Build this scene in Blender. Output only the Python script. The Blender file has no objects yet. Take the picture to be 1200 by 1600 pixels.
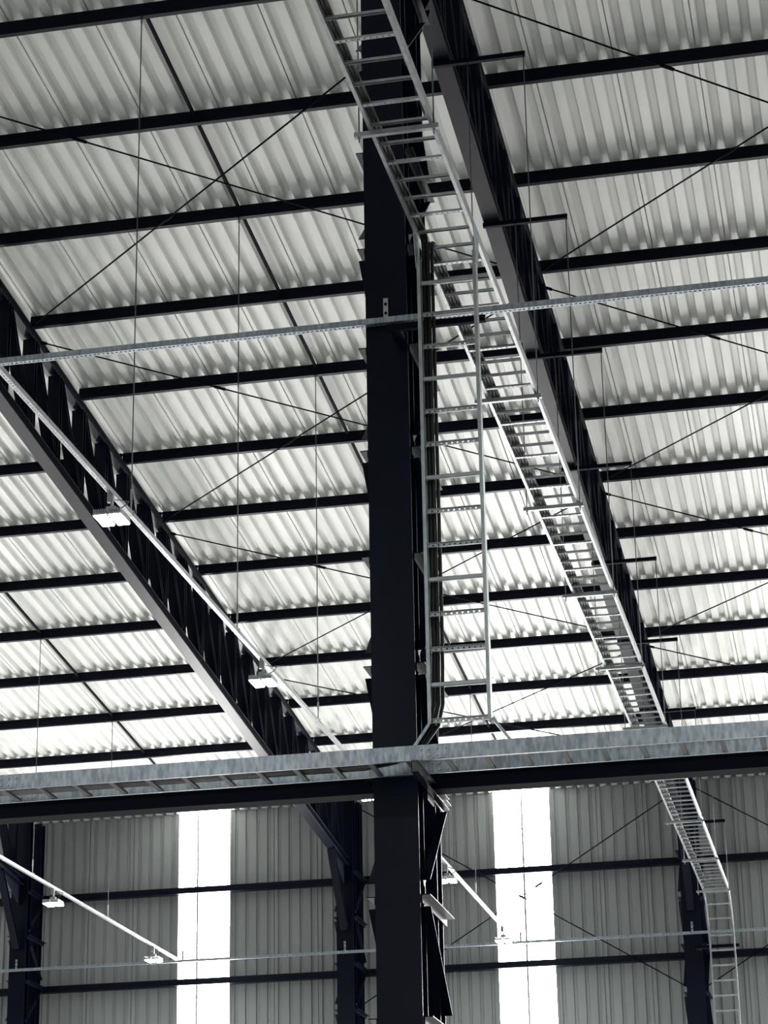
import bpy, math, random
from mathutils import Vector, Matrix
random.seed(7)
C = bpy.context.scene.collection
SC = bpy.context.scene

# ------------------------------------------------------------------ camera
EYE = 1.6                                   # camera height above the floor; every z below is given from the eye
F_PX = 3713.6
pitch, yaw, roll = (math.radians(a) for a in (20.55, 11.641, -1.0606))
fw = Vector((-math.sin(yaw)*math.cos(pitch), math.cos(yaw)*math.cos(pitch), math.sin(pitch)))
rt0 = Vector((math.cos(yaw), math.sin(yaw), 0)); up0 = rt0.cross(fw)
rt = rt0*math.cos(roll) + up0*math.sin(roll); up = -rt0*math.sin(roll) + up0*math.cos(roll)
cam_d = bpy.data.cameras.new('camera'); cam = bpy.data.objects.new('camera', cam_d); C.objects.link(cam)
cam.matrix_world = Matrix(((rt.x, up.x, -fw.x, 0), (rt.y, up.y, -fw.y, 0), (rt.z, up.z, -fw.z, EYE), (0, 0, 0, 1)))
cam_d.sensor_fit = 'VERTICAL'; cam_d.sensor_height = 32.0; cam_d.lens = F_PX/1600*32.0
cam_d.clip_end = 300
SC.camera = cam

# ------------------------------------------------------------------ world and exposure
w = bpy.data.worlds.new('world'); SC.world = w; w.use_nodes = True
w.node_tree.nodes['Background'].inputs[0].default_value = (.80, .88, 1.0, 1)
w.node_tree.nodes['Background'].inputs[1].default_value = 1.0
SC.view_settings.view_transform = 'Standard'; SC.view_settings.look = 'None'
SC.view_settings.gamma = 1; SC.view_settings.use_curve_mapping = False
SC.view_settings.exposure = 0.28
DAYLIGHT = 35.0                              # daylight arriving through the translucent sheets of the sunny side
NEAR_FILL = 3.0                             # weaker fill light from the unseen strips added behind the viewer
LAMP = 330.0                                 # LED floodlight lenses

# ------------------------------------------------------------------ materials
def mat(name, col, rough=.5, metal=0.0, spec=.5, noise=None, bump=None):
    m = bpy.data.materials.new(name); m.use_nodes = True
    nt = m.node_tree; b = nt.nodes['Principled BSDF']
    b.inputs['Base Color'].default_value = (*col, 1); b.inputs['Roughness'].default_value = rough
    b.inputs['Metallic'].default_value = metal; b.inputs['Specular IOR Level'].default_value = spec
    tc = nt.nodes.new('ShaderNodeTexCoord')
    if noise:                                # (scale xyz, second colour, kind)
        sc, col2, kind = noise
        mp = nt.nodes.new('ShaderNodeMapping'); mp.inputs['Scale'].default_value = sc
        nt.links.new(tc.outputs['Object'], mp.inputs[0])
        if kind == 'voronoi':
            n = nt.nodes.new('ShaderNodeTexVoronoi'); n.inputs['Scale'].default_value = 1
            fac = nt.nodes.new('ShaderNodeSeparateColor'); nt.links.new(n.outputs['Color'], fac.inputs[0]); out = fac.outputs[0]
            nt.links.new(mp.outputs[0], n.inputs['Vector'])
        else:
            n = nt.nodes.new('ShaderNodeTexNoise'); n.inputs['Scale'].default_value = 1; n.inputs['Detail'].default_value = 4
            nt.links.new(mp.outputs[0], n.inputs['Vector'])
            r = nt.nodes.new('ShaderNodeValToRGB'); r.color_ramp.elements[0].position = .35; r.color_ramp.elements[1].position = .65
            nt.links.new(n.outputs[0], r.inputs[0]); out = r.outputs[0]
        mx = nt.nodes.new('ShaderNodeMix'); mx.data_type = 'RGBA'
        mx.inputs[6].default_value = (*col, 1); mx.inputs[7].default_value = (*col2, 1)
        nt.links.new(out, mx.inputs[0]); nt.links.new(mx.outputs[2], b.inputs['Base Color'])
    if bump:
        sc, strength, dist = bump
        mp = nt.nodes.new('ShaderNodeMapping'); mp.inputs['Scale'].default_value = sc
        nt.links.new(tc.outputs['Object'], mp.inputs[0])
        n = nt.nodes.new('ShaderNodeTexNoise'); n.inputs['Scale'].default_value = 1; n.inputs['Detail'].default_value = 2
        nt.links.new(mp.outputs[0], n.inputs['Vector'])
        bp = nt.nodes.new('ShaderNodeBump'); bp.inputs['Strength'].default_value = strength; bp.inputs['Distance'].default_value = dist
        nt.links.new(n.outputs[0], bp.inputs['Height']); nt.links.new(bp.outputs[0], b.inputs['Normal'])
    return m
def emit(name, col, s):
    m = bpy.data.materials.new(name); m.use_nodes = True; nt = m.node_tree
    b = nt.nodes['Principled BSDF']; b.inputs['Base Color'].default_value = (.8, .8, .8, 1)
    b.inputs['Emission Color'].default_value = (*col, 1); b.inputs['Emission Strength'].default_value = s
    return m
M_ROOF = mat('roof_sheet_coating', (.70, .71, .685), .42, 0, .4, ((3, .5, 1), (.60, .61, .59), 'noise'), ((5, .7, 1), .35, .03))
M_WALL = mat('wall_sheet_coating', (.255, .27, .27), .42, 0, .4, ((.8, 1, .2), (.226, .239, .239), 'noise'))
M_STEEL = mat('navy_steel_paint', (.0028, .0046, .0130), .3, 0, .11, ((1.2, 1.2, 1.2), (.002, .0032, .009), 'noise'), ((2, 2, 2), .1, .02))
M_TRUSS = mat('matt_navy_steel_paint', (.0026, .0042, .0115), .42, 0, .10, ((1.2, 1.2, 1.2), (.002, .0032, .0085), 'noise'), ((2, 2, 2), .1, .02))
M_BLACK = mat('black_steel_paint', (.003, .004, .009), .75, 0, .05)
M_GALV = mat('galvanised_steel', (.20, .23, .26), .38, .7, .4, ((34, 34, 9), (.38, .41, .44), 'noise'))
M_GALV_SHADED = mat('shaded_galvanised_steel', (.10, .105, .11), .6, .4, .3)  # tray rungs: same galvanised steel, shade and dark floor reflection put into the colour
M_ZINC = mat('bright_zinc', (.40, .42, .425), .40, .8, .4, ((9, 9, 9), (.30, .32, .33), 'noise'))
M_CABLE = mat('black_cable_sheath', (.004, .004, .005), .5, 0, .25)
M_ROD = mat('hanger_rod_steel', (.08, .085, .09), .45, .5)
M_FLOOR = mat('concrete_floor', (.37, .37, .365), .6, 0, .25, ((.3, .3, .3), (.31, .31, .306), 'noise'))
M_PANE = emit('translucent_sheet_daylight', (1, .985, .97), DAYLIGHT)
M_PANE_FILL = emit('translucent_sheet_fill', (.95, .98, 1), NEAR_FILL)
M_LED = emit('led_lens', (.93, 1, .98), LAMP)
M_ALU = mat('cast_aluminium', (.35, .36, .37), .4, .6)
M_WHITE = mat('white_plastic', (.7, .7, .68), .5)

# ------------------------------------------------------------------ mesh helpers
class MB:
    def __init__(s): s.v = []; s.f = []
    def box(s, x0, x1, y0, y1, z0, z1):
        n = len(s.v)
        s.v += [(x, y, z) for z in (z0, z1) for y in (y0, y1) for x in (x0, x1)]
        s.f += [tuple(n+i for i in q) for q in ((0, 2, 3, 1), (4, 5, 7, 6), (0, 1, 5, 4), (2, 6, 7, 3), (0, 4, 6, 2), (1, 3, 7, 5))]
        return s
    def prism(s, prof, p0, p1, u):
        """extrude the outline prof [(a, b)...] from p0 to p1; a runs along u, b along direction x u"""
        p0, p1, u = Vector(p0), Vector(p1), Vector(u)
        d = (p1-p0).normalized(); u = (u-d*u.dot(d)).normalized(); vv = d.cross(u)
        n = len(s.v); k = len(prof)
        for p in (p0, p1): s.v += [tuple(p+u*a+vv*b) for a, b in prof]
        for i in range(k): j = (i+1) % k; s.f.append((n+i, n+j, n+k+j, n+k+i))
        s.f.append(tuple(n+i for i in reversed(range(k)))); s.f.append(tuple(n+k+i for i in range(k)))
        return s
    def tube(s, p0, p1, r, k=8):
        u = (0, 0, 1) if abs((Vector(p1)-Vector(p0)).normalized().z) < .9 else (1, 0, 0)
        return s.prism([(r*math.cos(2*math.pi*i/k), r*math.sin(2*math.pi*i/k)) for i in range(k)], p0, p1, u)
    def path(s, pts, r, k=8):
        pts = [Vector(p) for p in pts]; n0 = len(s.v); u = None
        for i, p in enumerate(pts):
            d = (pts[min(i+1, len(pts)-1)]-pts[max(i-1, 0)]).normalized()
            u = (u if u else (Vector((0, 0, 1)) if abs(d.z) < .9 else Vector((1, 0, 0)))); u = (u-d*u.dot(d)).normalized(); vv = d.cross(u)
            s.v += [tuple(p+u*r*math.cos(2*math.pi*j/k)+vv*r*math.sin(2*math.pi*j/k)) for j in range(k)]
        for i in range(len(pts)-1):
            for j in range(k):
                a = n0+i*k+j; b = n0+i*k+(j+1) % k; s.f.append((a, b, b+k, a+k))
        s.f.append(tuple(n0+j for j in reversed(range(k)))); s.f.append(tuple(n0+(len(pts)-1)*k+j for j in range(k)))
        return s
    def build(s, name, m, parent=None, origin=None, smooth=False):
        """one mesh object; vertices are in eye-based world coordinates"""
        if origin is None:
            xs, ys, zs = zip(*s.v); origin = ((min(xs)+max(xs))/2, (min(ys)+max(ys))/2, min(zs))
        o3 = Vector(origin)
        me = bpy.data.meshes.new(name); me.from_pydata([tuple(Vector(q)-o3) for q in s.v], [], s.f); me.validate(); me.update()
        if smooth:
            for p in me.polygons: p.use_smooth = len(p.vertices) == 4
        me.materials.append(m)
        return place(name, me, o3, parent)
def wpos(o):
    p = o.location.copy()
    while o.parent: o = o.parent; p += o.location
    return p
def place(name, me, pos, parent=None, rot=None):
    """link mesh data at a world position (z from the eye)"""
    o = bpy.data.objects.new(name, me); C.objects.link(o)
    p = Vector(pos)+Vector((0, 0, EYE))
    if parent: o.parent = parent; p = p-wpos(parent)
    o.location = p
    if rot: o.rotation_euler = rot
    return o
def empty(name, pos): 
    o = bpy.data.objects.new(name, None); C.objects.link(o); o.location = Vector(pos)+Vector((0, 0, EYE)); o.empty_display_size = .2
    return o
def tag(o, label, cat, group=None):
    o['label'] = label; o['category'] = cat
    if group: o['group'] = group
    return o
def struct(o, label, cat):
    o['kind'] = 'structure'; return tag(o, label, cat)
def copy_tree(o, parent=None):
    c = o.copy(); C.objects.link(c); c.parent = parent
    for ch in list(o.children): copy_tree(ch, c)
    return c
def isec(wd, h, tf, tw):                    # flanges along a, depth along b
    a, b, t = wd/2, h/2, tw/2
    return [(-a, -b), (a, -b), (a, -b+tf), (t, -b+tf), (t, b-tf), (a, b-tf), (a, b), (-a, b), (-a, b-tf), (-t, b-tf), (-t, -b+tf), (-a, -b+tf)]
def csec(h, fl, t, sgn=1):                  # web along b, flanges towards +a*sgn
    q = [(0, -h/2), (fl, -h/2), (fl, -h/2+t), (t, -h/2+t), (t, h/2-t), (fl, h/2-t), (fl, h/2), (0, h/2)]
    return q if sgn > 0 else [(-a, b) for a, b in reversed(q)]
def lsec(a, b, t):
    return [(0, 0), (a, 0), (a, t*(1 if b > 0 else -1)), (t*(1 if a > 0 else -1), t*(1 if b > 0 else -1)), (t*(1 if a > 0 else -1), b), (0, b)]
def rect(wd, h): return [(-wd/2, -h/2), (wd/2, -h/2), (wd/2, h/2), (-wd/2, h/2)]

# ------------------------------------------------------------------ levels and grid
XC = -3.87; BAY = 7.46                      # column line beside the overhead ladder, bay width
TX = [XC, XC-BAY, XC-2*BAY]                 # truss lines
MID = [XC+BAY/2, XC-BAY/2, XC-1.5*BAY, XC-2.5*BAY]
SL = .1                                     # roof falls 1 in 10 towards the far wall
PB = lambda y: 17.70-SL*y                   # underside of purlins
CB = lambda y: 16.00-SL*y                   # underside of truss bottom chords
PUR = [23.215+2.186*k for k in range(13)]
PD = .185                                    # purlin depth
YF, YB = 19.05, 20.07                       # row of inner columns: front and back face
YW = 50.0                                   # wall columns: front face
WALL = 51.42
XL, XR, YN = XC-5*BAY, XC+4*BAY, -12.4      # left, right and near walls
XA, XB = XC-3*BAY, XC+2*BAY                 # part of the hall built sheet by sheet
GRND = -EYE

# ------------------------------------------------------------------ setting: floor, shell
struct(MB().box(XL-.3, XR+.3, YN-.3, WALL+.3, GRND-.2, GRND).build('floor', M_FLOOR), 'grey concrete warehouse floor', 'floor')
struct(MB().box(XL-.2, XL, YN, WALL, GRND, 18.5).build('wall_left', M_WALL), 'plain light grey side wall of the hall', 'wall')
struct(MB().box(XR, XR+.2, YN, WALL, GRND, 18.5).build('wall_right', M_WALL), 'plain light grey side wall across the hall', 'wall')
struct(MB().box(XL, XR, YN-.2, YN, GRND, 18.5).build('wall_near', M_WALL), 'plain light grey wall behind the viewer', 'wall')

def sheet_profile(wd, n, base=.125, top=.075, hgt=.07, slot=0):
    """cross-section of a trapezoidal sheet: (x, height)"""
    p = wd/n; q = [(-.008, 0), (-.007, slot), (.007, slot), (.008, 0)] if slot else [(0, 0)]
    for i in range(n):
        x = i*p+p/2
        q += [(x-base/2, 0), (x-top/2, hgt), (x+top/2, hgt), (x+base/2, 0)]
    q += [(wd-(.008 if slot else 0), 0)]
    return q
def sheet_mesh(name, prof, axis, a0, a1, m, cuts=1):
    v = []; f = []; k = len(prof)
    for c in range(cuts+1):
        t = a0+(a1-a0)*c/cuts
        v += [((x, t, h) if axis == 'y' else (x, h, t)) for x, h in prof]
    for c in range(cuts):
        for i in range(k-1):
            q = (c*k+i, c*k+i+1, c*k+k+i+1, c*k+k+i); f.append(q if axis == 'y' else q[::-1])
    me = bpy.data.meshes.new(name); me.from_pydata(v, [], f); me.update(); me.materials.append(m)
    return me

# roof: every sheet a piece, three lengths down the slope with end laps over purlins
ang = math.atan(SL)
RIDGE = 18.85
laps = [RIDGE, PUR[3]+.02, PUR[8]+.02, WALL+.15]
ceil = struct(empty('ceiling', ((XL+XR)/2, RIDGE, PB(RIDGE)+PD)), 'light grey trapezoidal sheet metal roof seen from below', 'ceiling')
prof = sheet_profile(1.0, 4, slot=.05)
nsh = int(round(XB-XA)); XB = XA+nsh
for i in range(3):
    ln = (laps[i+1]-laps[i])/math.cos(ang)
    me = sheet_mesh('roof_sheet', prof, 'y', -.14 if i else 0, ln, M_ROOF, 5)
    for k in range(nsh):
        place('roof_sheet', me, (XA+k, laps[i], PB(laps[i])+PD-.001*i), ceil, (-ang, 0, 0))
for x0, x1, y0, y1 in ((XL, XA-.008, RIDGE, laps[3]), (XB-.008, XR, RIDGE, laps[3]), (XL, XR, YN, RIDGE)):   # the rest of the roof, out of view
    me = sheet_mesh('roof_slope', sheet_profile(x1-x0, round((x1-x0)*4)), 'y', 0, (y1-y0)/math.cos(ang), M_ROOF)
    place('roof_slope', me, (x0, y0, PB(RIDGE)+PD-(SL*(RIDGE-YN) if y0 == YN else 0)), ceil, (ang if y0 == YN else -ang, 0, 0))

# far wall: sheets between the translucent strips
def win(j): m = XC+(j+.5)*BAY; return (m-.65, m, m+.65)
wins = [win(j) for j in (3, 2, 1, 0)]+[(-8.245, -7.59, -6.95), (-15.53, -15.06, -14.28)]+[win(j) for j in (-3, -4, -5)]
wall = struct(empty('wall_far', ((XL+XR)/2, WALL, GRND)), 'grey ribbed sheet metal end wall with tall glowing strips', 'wall')
WT = PB(WALL)+PD-.01
wprof = sheet_profile(1.0, 4, .085, .05, .04, slot=.03)
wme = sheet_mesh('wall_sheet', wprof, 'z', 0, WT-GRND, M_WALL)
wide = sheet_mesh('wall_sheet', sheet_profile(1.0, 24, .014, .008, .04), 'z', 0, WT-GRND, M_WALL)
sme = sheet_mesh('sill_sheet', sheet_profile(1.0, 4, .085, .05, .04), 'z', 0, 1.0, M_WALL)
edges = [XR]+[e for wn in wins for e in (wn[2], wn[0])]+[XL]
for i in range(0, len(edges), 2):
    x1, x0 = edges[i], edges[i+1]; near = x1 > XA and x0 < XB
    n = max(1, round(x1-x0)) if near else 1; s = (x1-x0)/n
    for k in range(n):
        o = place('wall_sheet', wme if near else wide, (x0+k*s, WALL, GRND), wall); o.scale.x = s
struct(MB().box(XL, XR, WALL+.07, WALL+.12, WT-.3, WT+.09).build('trim_1', M_WALL), 'eave flashing along the top of the far wall', 'trim')
def window(i, a, b, c, y, top, label):
    wn = struct(empty('window_%d' % i, (b, y, GRND+1)), label, 'window')
    for (p, q) in ((a, b), (b, c)):
        pr = [(x, h*.5) for x, h in sheet_profile(q-p-.05, max(2, round((q-p-.06)/.25)), .085, .05, .04)]
        place('pane', sheet_mesh('pane', pr if y > 0 else [(0, 0), (q-p-.05, 0)], 'z', 0, top-GRND-1, M_PANE if y > 0 else M_PANE_FILL), (p+.025, y, GRND+1), wn)
    for x, d in ((a, .05), (b, .04), (c, .05)): MB().box(x-d/2, x+d/2, y-.03, y+.05, GRND+1, top).build('edge_rib', M_WALL, wn)
for i, (a, b, c) in enumerate(wins):
    lb = {4: 'right glowing translucent strip in the far wall', 5: 'left glowing translucent strip in the far wall'}.get(i, 'translucent strip %d of the far wall, out of view' % (i+1))
    window(i+1, a, b, c, WALL, WT, lb)
    o = place('sill_sheet', sme, (a, WALL, GRND), wall); o.scale.x = c-a
for i in range(9):                           # unseen strips added on the opposite wall to light surfaces facing the viewer
    window(10+i, *win(i-5), YN+.04, PB(RIDGE)-SL*(RIDGE-YN)-.3, 'unseen translucent strip %d added on the wall behind the viewer for fill light' % (i+1))

# ------------------------------------------------------------------ purlins
bays = [(TX[0], TX[0]+BAY, 'right of the overhead ladder'), (TX[1], TX[0], 'between the two long trusses'), (TX[2], TX[1], 'left of the left truss')]
zp = [(-.065, 0), (0, 0), (0, .018), (-.004, .018), (-.004, .004), (-.061, .004), (-.061, PD-.004), (-.004, PD-.004), (-.004, PD-.018), (0, PD-.018), (0, PD), (-.065, PD)]   # lipped channel, web towards the viewer
zmesh = None
ords = ['topmost', 'second from top', 'third from top', 'fourth from top', 'fifth from top', 'sixth from top', 'seventh from top', 'eighth from top', 'ninth from top', 'tenth from top', 'eleventh from top', 'twelfth from top', 'lowest']
for bi, (x0, x1, where) in enumerate(bays):
    first = (1, 0, 5)[bi]
    for k in range(first, 13):
        y = PUR[k]
        if zmesh is None:
            o = MB().prism([(b, -a) for a, b in zp][::-1], (0, 0, 0), (BAY-.01, 0, 0), (0, 0, 1)).build('purlin', M_TRUSS, origin=(0, 0, 0)); zmesh = o.data
            o.location = Vector((x0+.005, y, PB(y)+EYE))
        else: o = place('purlin', zmesh, (x0+.005, y, PB(y)))
        nm = ords[k-first] if k < 12 else 'nearest the far wall'
        o.rotation_euler.x = -ang
        tag(o, 'dark roof purlin, %s, in the bay %s' % (nm, where), 'purlin', 'roof purlins')

# ------------------------------------------------------------------ trusses
T0, T1 = YB+.005, YW-.005
def truss():
    t = empty('roof_truss', (XC, T0, CB(T0)))
    H = .16
    MB().prism(isec(.12, H, .014, .012), (XC, T0, PB(T0)-H/2-.004), (XC, T1, PB(T1)-H/2-.004), (1, 0, 0)).build('top_chord', M_TRUSS, t)
    MB().prism(isec(.2, H, .014, .012), (XC, T0, CB(T0)+H/2), (XC, T1, CB(T1)+H/2), (1, 0, 0)).build('bottom_chord', M_TRUSS, t)
    st = (PUR[1]-PUR[0])/2
    n0 = -2; vm = dm = gm = None; k = n0
    while PUR[0]+k*st < T1-.1:
        y = PUR[0]+k*st; zb = CB(y)+H+.008; zt = PB(y)-H-.012
        if vm is None:
            o = MB().prism(isec(.19, .11, .01, .01), (XC, y, zb), (XC, y, zt), (1, 0, 0)).build('vertical', M_STEEL, t, (XC, y, zb)); vm = o.data
        else: place('vertical', vm, (XC, y, zb), t)
        if PUR[0]+(k+1)*st < T1-.05:
            if dm is None:
                o = MB().prism(isec(.17, .09, .01, .01), (XC, y+.1, zt-.03), (XC, y+st-.1, zb-SL*st+.05), (1, 0, 0)).build('diagonal', M_STEEL, t, (XC, y, zb)); dm = o.data
            else: place('diagonal', dm, (XC, y, zb), t)
        if gm is None:
            o = MB().box(XC-.006, XC+.006, y+.05, y+.16, zt-.1, zt).box(XC-.006, XC+.006, y-.16, y-.05, zb, zb+.09).build('gusset_plate', M_TRUSS, t, (XC, y, zb)); gm = o.data
        else: place('gusset_plate', gm, (XC, y, zb), t)
        k += 1
    # knee braces down to the columns and the haunch plate beside them
    for (ya, yb, dz) in ((48.72, YW-.01, 1.40), (21.35, YB+.01, 1.42)):
        MB().prism(isec(.15, .12, .012, .01), (XC, ya, CB(ya)-.02), (XC, yb-(.06 if yb > 30 else -.06), CB(yb)-dz), (1, 0, 0)).build('knee_brace', M_TRUSS, t)
        b = MB(); n = len(b.v); s = 1 if yb > 30 else -1
        for dx in (-.007, .007): b.v += [(XC+dx, ya+.1*s, CB(ya+.1*s)-.004), (XC+dx, yb, CB(yb)-.004), (XC+dx, yb, CB(yb)-.45)]
        b.f += [(0, 1, 2), (5, 4, 3), (0, 3, 4, 1), (1, 4, 5, 2), (2, 5, 3, 0)]
        b.build('haunch_plate', M_TRUSS, t)
    return t
tr = truss()
tag(tr, 'long dark lattice roof truss running over the cable ladder', 'truss', 'roof trusses')
for i, lb in ((1, 'long dark lattice roof truss crossing the left half, pale bottom chord'), (2, 'dark truss end at the leftmost wall column, behind the left light rail')):
    c = copy_tree(tr); c.location.x = TX[i]+0; tag(c, lb, 'truss', 'roof trusses')

# ------------------------------------------------------------------ laced columns
def column(x, y, top_f, top_r, z_lo, z_hi, label):
    t = empty('laced_column', (x, y+.5, GRND)); W = .38; D = .24; depth = YB-YF
    o = MB().prism(isec(W, D, .018, .014), (x, y+D/2, GRND+.03), (x, y+D/2, top_f), (1, 0, 0)).build('front_chord', M_STEEL, t)
    MB().prism(isec(W, D, .018, .014), (x, y+depth-D/2, GRND+.03), (x, y+depth-D/2, top_r), (1, 0, 0)).build('rear_chord', M_STEEL, t)
    MB().box(x-.3, x+.3, y-.12, y+depth+.12, GRND, GRND+.03).build('base_plate', M_STEEL, t)
    zn = 3.92; step = .995; k0 = int(math.ceil((z_lo-zn)/step)); k1 = int(math.floor((z_hi-zn)/step))
    sm = {}; 
    for s in (1, -1):
        xo = x+s*(W/2+.003)
        for k in range(k0, k1+1):
            z = zn+k*step
            # horizontal strut, angle with an outstanding leg
            key = ('s', s)
            if key not in sm: sm[key] = MB().prism(lsec(.075*s, .07, .009), (xo, y+.03, z), (xo, y+depth+.12, z), (1, 0, 0)).build('lacing_strut', M_STEEL, t, (xo, y, z)).data
            else: place('lacing_strut', sm[key], (xo, y, z), t)
            if k < k1:
                up = k % 2 == 0         # front foot at even nodes
                a, b = ((y+.08, y+depth-.08) if up else (y+depth-.08, y+.08))
                key = ('d', s, up)
                if key not in sm: sm[key] = MB().prism(lsec(.07*s, .075, .009), (xo, a, z+.13), (xo, b, z+step-.1), (1, 0, 0)).build('lacing_diagonal', M_STEEL, t, (xo, y, z)).data
                else: place('lacing_diagonal', sm[key], (xo, y, z), t)
    return tag(t, label, 'column', 'laced steel columns')
column(XC, YF, PB(YF)-.02, PB(YB)-.02, 0, 13.0, 'tall dark laced column in the foreground crossing the whole view')
for x, lb in zip(TX, ('dark laced column against far wall, beside the dropping cable ladder', 'dark laced column against far wall between the two glowing strips', 'leftmost dark laced column against far wall')):
    column(x, YW, PB(YW)-.02, PB(YW+1.02)-.02, 2.0, 11.0, lb)

# ------------------------------------------------------------------ girts on the far wall
gm = None
gb = [(TX[0], TX[0]+BAY, 'right of the ladder column'), (TX[1], TX[0], 'behind the foreground column'), (TX[2], TX[1], 'across the left glowing strip'), (XA, TX[2], 'at the left edge')]
for z, nm in ((8.86, 'lower'), (10.92, 'upper')):
    for x0, x1, wh in gb:
        if gm is None:
            o = MB().prism(csec(.14, .2, .006), (0, 0, 0), (BAY-.01, 0, 0), (0, 1, 0)).build('wall_girt', M_TRUSS, origin=(0, 0, 0)); gm = o.data
            o.location = Vector((x0+.005, WALL-.215, z+EYE))
        else: o = place('wall_girt', gm, (x0+.005, WALL-.215, z))
        tag(o, '%s dark horizontal girt on the far wall, bay %s' % (nm, wh), 'girt', 'wall girts')

# ------------------------------------------------------------------ cross beam and big cable tray at the column row
for x0, x1, lb in ((TX[1], XC-.2, 'dark steel beam under the galvanised tray, left of the foreground column'), (XC+.2, XC+BAY, 'dark steel beam under the galvanised tray, right of the foreground column')):
    t = empty('tie_beam', ((x0+x1)/2, 19.33, 4.83))
    MB().prism(isec(.2, .25, .016, .012), (x0, 19.33, 4.955), (x1, 19.33, 4.955), (0, 1, 0)).build('beam', M_BLACK, t)
    for xe in (x1-.01,) if x1 < XC else (x0+.01,): MB().box(xe-.01, xe+.01, 19.2, 19.46, 4.8, 5.12).build('end_plate', M_STEEL, t)
    tag(t, lb, 'beam', 'tie beams')

TY0, TY1, TZ0, TZ1 = 18.40, 18.87, 4.87, 4.997
tray = empty('cable_tray', (XC, (TY0+TY1)/2, TZ0))
tray_x = [-10.74, -7.08, -3.42, .24, 3.9]
zc = (TZ0+TZ1)/2
for i in range(4):
    x0, x1 = tray_x[i]+.002, tray_x[i+1]-.002
    MB().prism(csec(TZ1-TZ0, .03, .003), (x0, TY0, zc), (x1, TY0, zc), (0, 1, 0)).build('front_rail', M_GALV, tray)
    MB().prism(csec(TZ1-TZ0, .03, .003, -1), (x0, TY1, zc), (x1, TY1, zc), (0, 1, 0)).build('back_rail', M_GALV, tray)
for xs in tray_x[1:4]:
    for y, s in ((TY0-.004, -1), (TY1-.009, -1)):
        p = MB().box(xs-.13, xs+.13, y, y+.004, TZ0+.012, TZ1-.012).build('splice_plate', M_GALV, tray)
        b = MB()
        for ix in range(4):
            for z in (TZ0+.035, TZ1-.035): b.tube((xs-.1+ix*.066, y, z), (xs-.1+ix*.066, y-.012, z), .011, 6)
        b.build('bolts', M_ZINC, p)
rm = None; rp = None
def holed(l, wd, n, hole, th, ax, hl=None):           # a flat strip with a row of real holes, along x
    b = MB(); e = (wd-hole)/2
    b.box(0, l, -wd/2, -wd/2+e, 0, th); b.box(0, l, wd/2-e, wd/2, 0, th)
    p = l/n
    for i in range(n+1):
        a, c = max(0, i*p-p/2+(hl or hole)/2), min(l, i*p+p/2-(hl or hole)/2)
        b.box(a, c, -hole/2, hole/2, 0, th)
    return b
k = 0; x = -10.6
while x < 3.8:
    if k % 3 == 0:
        if rp is None:
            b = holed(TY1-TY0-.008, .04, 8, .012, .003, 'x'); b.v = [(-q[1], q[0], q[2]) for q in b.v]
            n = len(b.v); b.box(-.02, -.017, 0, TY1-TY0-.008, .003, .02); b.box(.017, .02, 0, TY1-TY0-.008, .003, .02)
            rp = b.build('perforated_rung', M_GALV_SHADED, tray, (0, 0, 0)); rp.location = Vector((x, TY0+.004, TZ0+.004+EYE))-wpos(tray); rp = rp.data
        else: place('perforated_rung', rp, (x, TY0+.004, TZ0+.004), tray)
    else:
        if rm is None:
            rm = MB().prism(csec(.04, .022, .003), (0, 0, 0), (0, TY1-TY0-.008, 0), (0, 0, 1)).build('rung', M_GALV_SHADED, tray, (0, 0, 0)); rm.location = Vector((x, TY0+.004, TZ0+.004+EYE))-wpos(tray); rm = rm.data
        else: place('rung', rm, (x, TY0+.004, TZ0+.004), tray)
    x += .3165; k += 1
tag(tray, 'wide galvanised cable tray running across the hall in front of the column', 'cable tray')
t = empty('tray_bracket', (XC+.26, 19.05, 4.75))
MB().prism(csec(.1, .055, .006), (XC+.275, 18.36, 4.815), (XC+.275, 19.75, 4.815), (1, 0, 0)).build('arm', M_STEEL, t)
MB().box(XC+.262, XC+.272, 19.06, 19.34, 4.70, 4.93).build('fixing_plate', M_STEEL, t)
tag(t, 'dark cantilever bracket under the galvanised tray at the foreground column', 'bracket')

# ------------------------------------------------------------------ cable ladders
LX0, LX1, LZ = -3.50, -2.97, 9.70
rw = LX1-LX0-.008
def rung_plain():                            # rounded strut rung along x
    return MB().prism([(-.019, 0), (-.019, .018), (-.012, .023), (.012, .023), (.019, .018), (.019, 0), (.016, 0), (.016, .017), (-.016, .017), (-.016, 0)][::-1], (0, 0, 0), (rw, 0, 0), (0, 1, 0))
def rung_holed():
    b = holed(rw, .04, 11, .015, .003, 'x'); b.box(0, rw, -.02, -.017, .003, .02); b.box(0, rw, .017, .02, .003, .02); return b
RA = RB = None
lad = empty('cable_ladder', ((LX0+LX1)/2, 30, LZ))
a = rung_plain().build('rung', M_ZINC, lad, (0, 0, 0)); RA = a.data; bpy.data.objects.remove(a)
a = rung_holed().build('rung', M_ZINC, lad, (0, 0, 0)); RB = a.data; bpy.data.objects.remove(a)
joints = [13.2, 16.85, 20.5, 24.15, 27.8, 31.45, 35.1, 38.75, 42.4, 46.05, 48.55]
for i in range(len(joints)-1):
    for x, s in ((LX0, 1), (LX1, -1)):
        MB().prism(csec(.1, .03, .003, s), (x, joints[i]+.002, LZ+.05), (x, joints[i+1]-.002, LZ+.05), (1, 0, 0)).build('side_rail', M_ZINC, lad)
    for x, s in ((LX0-.004, 1), (LX1+.001, -1)):
        if i: MB().box(x, x+.003, joints[i]-.12, joints[i]+.12, LZ+.012, LZ+.088).build('splice_plate', M_ZINC, lad)
y = 13.35; k = 0
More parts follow.
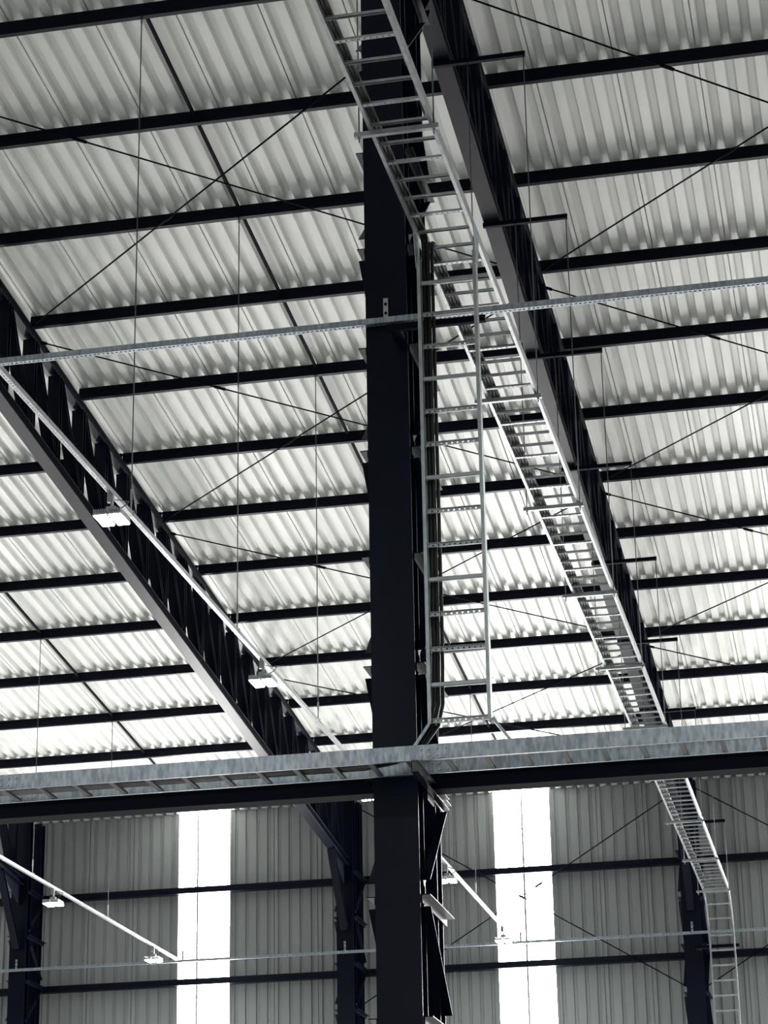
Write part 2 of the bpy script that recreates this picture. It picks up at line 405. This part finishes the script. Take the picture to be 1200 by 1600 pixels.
while y < 48.5:
    place('rung' if k % 3 else 'perforated_rung', RA if k % 3 else RB, (LX0+.004, y, LZ+.004), lad)
    y += .325; k += 1
tag(lad, 'long galvanised overhead cable ladder running to the far wall under the truss', 'cable ladder')

# riser beside the foreground column
VY = 18.66
lad2 = empty('cable_ladder', ((LX0+LX1)/2, VY, TZ1))
for x, s in ((LX0, 1), (LX1, -1)):
    MB().prism(csec(.09, .03, .003, s), (x, VY, 5.23), (x, VY, 9.52), (1, 0, 0)).build('side_rail', M_ZINC, lad2)
    f = MB(); xa = x-s*.17                   # splayed foot down to the tray
    f.prism(csec(.08, .025, .004, s), (x, VY, 5.24), (xa, VY, TZ1+.002), (s, 0, .8)).build('splayed_foot', M_GALV, lad2)
    g = MB()
    for dx in (-s*.006, -s*.001): g.v += [(x+dx, VY-.16, LZ+.07), (x+dx, VY+.16, LZ+.07), (x+dx, VY+.05, 9.40), (x+dx, VY-.05, 9.40)]
    g.f += [(0, 1, 2, 3), (7, 6, 5, 4), (0, 4, 5, 1), (1, 5, 6, 2), (2, 6, 7, 3), (3, 7, 4, 0)]
    g.build('flared_joint', M_GALV, lad2)
for k in range(14):
    z = 5.26+.3075*k
    place('rung' if k % 3 == 1 else 'perforated_rung', RA if k % 3 == 1 else RB, (LX0+.004, VY, z), lad2, (math.pi/2, 0, 0))
tag(lad2, 'vertical galvanised cable ladder dropping beside the foreground column', 'cable ladder')

# drop at the far wall column
WY = 49.55
lad3 = empty('cable_ladder', ((LX0+LX1)/2, WY, GRND))
bend = [(48.56, LZ+.05), (48.95, LZ-.02), (49.3, LZ-.25), (49.5, LZ-.55), (WY, LZ-.9)]
for x, s in ((LX0, 1), (LX1, -1)):
    b = MB()
    for p, q in zip(bend, bend[1:]): b.prism(csec(.09, .03, .003, s), (x, *p), (x, *q), (1, 0, 0))
    b.build('bend_rail', M_ZINC, lad3)
    MB().prism(csec(.09, .03, .003, s), (x, WY, GRND), (x, WY, LZ-.9), (1, 0, 0)).build('side_rail', M_ZINC, lad3)
for y, z, r in ((48.85, LZ-.01, .15), (49.2, LZ-.17, .7), (49.42, LZ-.43, 1.1)): place('rung', RA, (LX0+.004, y, z), lad3, (r, 0, 0))
z = LZ-.75
while z > 3: place('rung', RA, (LX0+.004, WY, z), lad3, (math.pi/2, 0, 0)); z -= .31
tag(lad3, 'galvanised cable ladder bending down beside the far wall column', 'cable ladder')
for y, z, x1, lb in ((18.78, 8.90, -2.93, 'dark support arm behind the vertical ladder at the foreground column'), (49.66, 8.72, -2.90, 'dark support arm behind the ladder at the far wall column')):
    t = empty('ladder_bracket', (XC, y, z))
    MB().prism(csec(.06, .05, .005), (XC+.05, y, z+.03), (x1, y, z+.03), (0, 1, 0)).build('arm', M_BLACK, t)
    MB().box(XC+.08, XC+.17, y+.05, (YF if y < 30 else YW)-.002, z, z+.06).build('standoff', M_BLACK, t)
    tag(t, lb, 'bracket', 'ladder support arms')

# hangers of the overhead ladder
hy = [22.36, 25.62, 28.90, 32.24, 35.56, 38.86, 42.13, 45.45, 48.53]
hl = ['beside the foreground column top', 'second from top', 'third from top', 'fourth from top', 'fifth from top', 'just above the galvanised tray', 'hidden beside the galvanised tray', 'first below the tray', 'second below the tray', 'at the bend of the ladder']
def hanger(y, ztop, label, bar=True):
    t = empty('ladder_hanger', ((LX0+LX1)/2, y, LZ-.045))
    if bar: MB().prism(csec(.055, .05, .005), (-3.98, y-.025, ztop), (-2.945, y-.025, ztop), (0, 1, 0)).build('cantilever_bar', M_BLACK, t)
    else: ztop = PB(RIDGE)+PD-SL*(RIDGE-y)-.01
    for x in (-3.585, -2.965): 
        r = MB().tube((x, y, LZ-.09), (x, y, ztop-(.028 if bar else 0)), .006, 6).build('threaded_rod', M_ROD, t, smooth=True)
        MB().tube((x, y, LZ-.058), (x, y, LZ-.046), .013, 6).build('nut', M_ZINC, r)
    MB().prism(csec(.042, .042, .003), (-3.625, y-.021, LZ-.023), (-2.925, y-.021, LZ-.023), (0, 1, 0)).build('trapeze_strut', M_ZINC, t)
    tag(t, 'rod hanger carrying the overhead cable ladder, '+label, 'hanger', 'cable ladder hangers')
hanger(16.68, 0, 'topmost', False)
for i, y in enumerate(hy): hanger(y, CB(y)-.032, hl[i])

# cables lying in the ladder, coming from both sides and dropping down the riser into the tray
ZC = LZ+.0445
names = ('from the near part of the overhead ladder, against the rail', 'from the near part of the overhead ladder, second from rail', 'from the far wall, against the left rail', 'from the far wall, second from the left rail', 'from the far wall, third from the left rail')
for i in range(5):
    far = i > 1; j = i-2 if far else i
    x = LX0+.05+.034*j; yv = VY+(.079 if far else .045); ty = VY+.06-.036*i
    if far: pts = [(x, 48.0-.75*q, ZC) for q in range(39)]+[(x, 18.95, ZC), (x, 18.86, ZC), (x, 18.79, LZ+.02), (x, 18.755, LZ-.05)]
    else: pts = [(x, 13.4+.5*q, ZC) for q in range(11)]+[(x, 18.57, ZC), (x, 18.65, LZ+.02), (x, 18.69, LZ-.05)]
    pts += [(x, yv, LZ-.15)]+[(x, yv, LZ-.6-q*.45) for q in range(8)]
    pts += [(x-.01, yv, 5.42), (x-.05, yv-.01, 5.24), (x-.16, (yv+ty)/2, 5.06), (x-.34, ty, 4.95), (x-.6, ty, 4.913), (x-1.2, ty, 4.913), (x-5.5, ty, 4.913)]
    o = MB().path(pts, .0165, 6).build('power_cable', M_CABLE, smooth=True)
    tag(o, 'black cable '+names[i], 'cable', 'black power cables')

# ------------------------------------------------------------------ slotted channels across the hall
def channel(y, x0, x1, stubs, label, slots):
    z0 = 9.07; t = empty('slotted_channel', ((x0+x1)/2, y, z0))
    MB().box(x0, x1, y-.035, y-.032, z0, z0+.055).box(x0, x1, y+.022, y+.025, z0, z0+.055).box(x0, x1, y-.032, y+.022, z0+.052, z0+.055).build('web', M_GALV, t)
    if slots:
        n = int((x1-x0)/.042); b = holed(x1-x0, .06, n, .018, .003, 'x', .024)
        b.v = [(q[0]+x0, q[1]+y-.005, q[2]+z0-.001) for q in b.v]; b.build('slotted_base', M_GALV, t)
    else: MB().box(x0, x1, y-.032, y+.022, z0, z0+.003).build('base', M_GALV, t)
    for xs in stubs:
        s = MB().box(xs-.022, xs+.022, y+.027, y+.031, z0, z0+.27).build('mounting_stub', M_ZINC, t)
        for zz in (z0+.12, z0+.21): MB().tube((xs, y+.027, zz), (xs, y+.018, zz), .013, 8).build('bolt', M_BLACK, s)
    return tag(t, label, 'channel', 'slotted channels')
channel(19.0, XC-BAY, XC+BAY, [XC], 'thin slotted galvanised channel crossing the upper view in front of the column', True)
channel(49.93, XA, XC+BAY, [TX[2], MID[2]+.1, TX[1], MID[1]+.1, TX[0]], 'thin pale channel crossing low in front of the far wall', False)

# ------------------------------------------------------------------ light rails, rods and floodlights
rod_y = [PUR[0], PUR[2], PUR[4], PUR[6], PUR[8], PUR[10]]
near_rails = [(m, -10.9, 'rail with floodlights behind the viewer, in line with the %s' % ('right bay', 'middle bay', 'left bay')[j]) for j, m in enumerate(MID[:3])]
for x, ya, lb in near_rails:                 # the same rails in the part of the hall that is out of view
    tag(MB().box(x-.03, x+.03, ya, ya+29.8, 9.1, 9.15).build('light_rail', M_ZINC), lb, 'light rail', 'floodlight rails')
for ri, x in enumerate((MID[1], MID[2], MID[0])):
    t = empty('light_rail', (x, 34, 9.1))
    for j in range(6):
        y0 = 19.1+j*5.13; y1 = min(y0+5.126, 49.88)
        b = holed(y1-y0, .05, int((y1-y0)/.06), .016, .003, 'x'); b.v = [(x-q[1], y0+q[0], 9.1+q[2]) for q in b.v]
        s = MB().prism(csec(.05, .004, .003), (x-.027, y0, 9.128), (x-.027, y1, 9.128), (1, 0, 0)).prism(csec(.05, .004, .003, -1), (x+.027, y0, 9.128), (x+.027, y1, 9.128), (1, 0, 0)).build('rail_section', M_ZINC, t)
        b.build('slotted_base', M_ZINC, s)
    tag(t, ('galvanised slotted rail with floodlights running through the middle bay', 'pale rail with two floodlights at the lower left', 'rail with floodlights in the right bay, out of view')[ri], 'light rail', 'floodlight rails')
    for k, y in enumerate(rod_y):
        if ri == 1 and k < 4: continue
        r = empty('rail_rod', (x, y, 9.1))
        MB().tube((x, y, 9.32), (x, y, PB(y)-.03), .007, 6).build('rod', M_ROD, r, smooth=True)
        MB().tube((x, y, 9.30), (x, y, 9.42), .013, 6).build('coupler', M_ZINC, r)
        MB().box(x-.034, x+.034, y-.012, y+.012, 9.165, 9.169).box(x-.034, x-.031, y-.012, y+.012, 9.1, 9.169).box(x+.031, x+.034, y-.012, y+.012, 9.1, 9.169).tube((x, y, 9.169), (x, y, 9.31), .009, 6).build('clamp', M_ZINC, r)
        MB().tube((x, y, PB(y)-.06), (x, y, PB(y)-.002), .014, 6).build('top_fixing', M_ZINC, r)
        od = ['topmost', 'second from top', 'third from top', 'fourth from top', 'fifth from top', 'last before the far wall'][k]
        lb = 'thin rod holding the middle bay light rail, '+od if ri == 0 else ('thin rod holding the lower left light rail, '+('left one' if k == 4 else 'right one') if ri == 1 else 'thin rod holding the right bay light rail, '+od)
        tag(r, lb, 'rod', 'light rail rods')
def flood(x, y, label):
    t = empty('floodlight', (x+.02, y, 8.78)); xo = x+.02; z = 8.80
    MB().box(xo-.012, xo+.012, y-.02, y+.02, z+.13, z+.20).box(x-.03, x+.034, y-.02, y+.02, z+.2, z+.296).build('bracket', M_ALU, t)
    MB().box(xo-.05, xo+.05, y-.05, y+.05, z+.085, z+.14).build('driver_box', M_ALU, t)
    for s in (-1, 1):
        h = MB().box(xo+s*.085-.07, xo+s*.085+.07, y-.17, y+.17, z+.005, z+.03).build('head', M_ALU, t)
        b = MB()
        for f in range(6): b.box(xo+s*.085-.068+f*.025, xo+s*.085-.060+f*.025, y-.165, y+.165, z+.031, z+.075)
        b.build('fins', M_ALU, h)
        MB().box(xo+s*.085-.06, xo+s*.085+.06, y-.16, y+.16, z-.006, z+.004).build('lens', M_LED, h)
    pts = [(xo+.05, y+.03, z+.12), (xo+.13, y+.05, z+.17), (xo+.16, y+.09, z+.23), (x+.0, y+.14, z+.285)]
    MB().path(pts, .006, 6).build('lead', M_CABLE, t, smooth=True)
    tag(t, label, 'floodlight', 'twin floodlights')
for x, y, lb in ((MID[1], 22.5, 'nearest and largest glowing floodlight, on the left of the middle rail'), (MID[1], 28.8, 'glowing floodlight on the middle rail above the galvanised tray'), (MID[1], 35.3, 'floodlight half hidden under the dark beam, just left of foreground column'), (MID[1], 41.85, 'floodlight just right of the foreground column, below the tray'), (MID[1], 48.1, 'floodlight in front of the right glowing strip'),
                 (MID[2], 41.8, 'floodlight at the far left below the tray'), (MID[2], 48.1, 'floodlight just left of the left glowing strip')):
    flood(x, y, lb)
for x, ys in ((MID[0], (9.9, 16.2, 22.5, 28.8, 35.3, 41.85, 48.1)), (MID[1], (9.9, 16.2)), (MID[2], (9.9, 16.2, 22.5, 28.8, 35.3))):  # unseen floodlights added so the floor bounces more light up to the roof
    for y in ys: flood(x, y, 'floodlight out of view %s the %s rail' % ('behind the viewer, on' if y < 19 else 'ahead, on', 'right bay' if x == MID[0] else 'middle bay' if x == MID[1] else 'left bay'))

# ------------------------------------------------------------------ sag rods between purlins
for x, lb in ((MID[1], 'dark sag rod line between purlins in the middle bay'), (MID[2], 'dark sag rod line between purlins in the left bay'), (MID[0], 'dark sag rod line between purlins in the right bay')):
    t = empty('sag_rod', (x+.03, PUR[0], PB(PUR[-1])))
    ys = PUR if x == MID[1] else PUR[1:] if x == MID[0] else PUR[5:]
    for a, b in zip(ys, ys[1:]):
        MB().prism(rect(.035, .045), (x+.03, a+.005, PB(a+.005)+.10), (x+.03, b-.07, PB(b-.07)+.10), (1, 0, 0)).build('rod_segment', M_BLACK, t)
    tag(t, lb, 'sag rod', 'sag rods')

# ------------------------------------------------------------------ bracing rods
def brace(p, q, label, group, tb=.35, r=.0125):
    p, q = Vector(p), Vector(q); t = empty('brace_rod', p if p.z < q.z else q); d = (q-p).normalized()
    MB().tube(p, q, r, 6).build('rod', M_BLACK, t, smooth=True)
    c = p.lerp(q, tb); MB().tube(c-d*.09, c+d*.09, r*2, 6).build('turnbuckle', M_BLACK, t)
    for e, s in ((p, 1), (q, -1)): MB().prism(rect(.045, .01), e, e+d*s*.1, (0, 0, 1) if abs(d.z) < .9 else (1, 0, 0)).build('end_lug', M_BLACK, t)
    tag(t, label, 'brace rod', group)
nth = ['first (topmost)', 'second', 'third', 'lowest']
for (xa, xb, wh) in ((TX[1]+.07, TX[0]-.07, 'middle bay'), (TX[0]+.07, TX[0]+BAY-.07, 'right bay')):
    for j in range(4):
        a, b = PUR[3*j]+.22, PUR[min(3*j+3, 12)]-.18
        zz = lambda y, dz: PB(y)-dz
        brace((xa, a, zz(a, .085)), (xb, b, zz(b, .085)), 'roof bracing rod, %s cross of the %s, falling to the right' % (nth[j], wh), 'roof bracing rods', .3)
        brace((xa, b, zz(b, .055)), (xb, a, zz(a, .055)), 'roof bracing rod, %s cross of the %s, rising to the right' % (nth[j], wh), 'roof bracing rods', .38)
for (xa, xb, wh, dz) in ((TX[1]+.05, TX[0]-.05, 'across the right glowing strip', 0), (TX[0]+.05, TX[0]+BAY-.05, 'at the right edge', 0)):
    yw = WALL-.265
    brace((xa, yw, 12.55), (xb, yw, 8.05), 'bracing rod on the far wall %s, falling to the right' % wh, 'wall bracing rods', .5)
    brace((xa, yw-.04, 8.1), (xb, yw-.04, 12.55), 'bracing rod on the far wall %s, rising to the right' % wh, 'wall bracing rods', .55)

# small white box high on the far wall, left of the foreground column
t = empty('junction_box', (-10.75, WALL-.06, 10.12))
MB().box(-10.85, -10.65, WALL-.12, WALL-.005, 10.18, 10.36).build('body', M_WHITE, t)
MB().box(-10.855, -10.645, WALL-.135, WALL-.121, 10.175, 10.365).build('lid', M_WHITE, t)
MB().tube((-10.75, WALL-.06, 9.98), (-10.75, WALL-.06, 10.18), .03, 8).build('conduit_stub', M_WHITE, t)
tag(t, 'small white junction box on the far wall just left of foreground column', 'junction box')
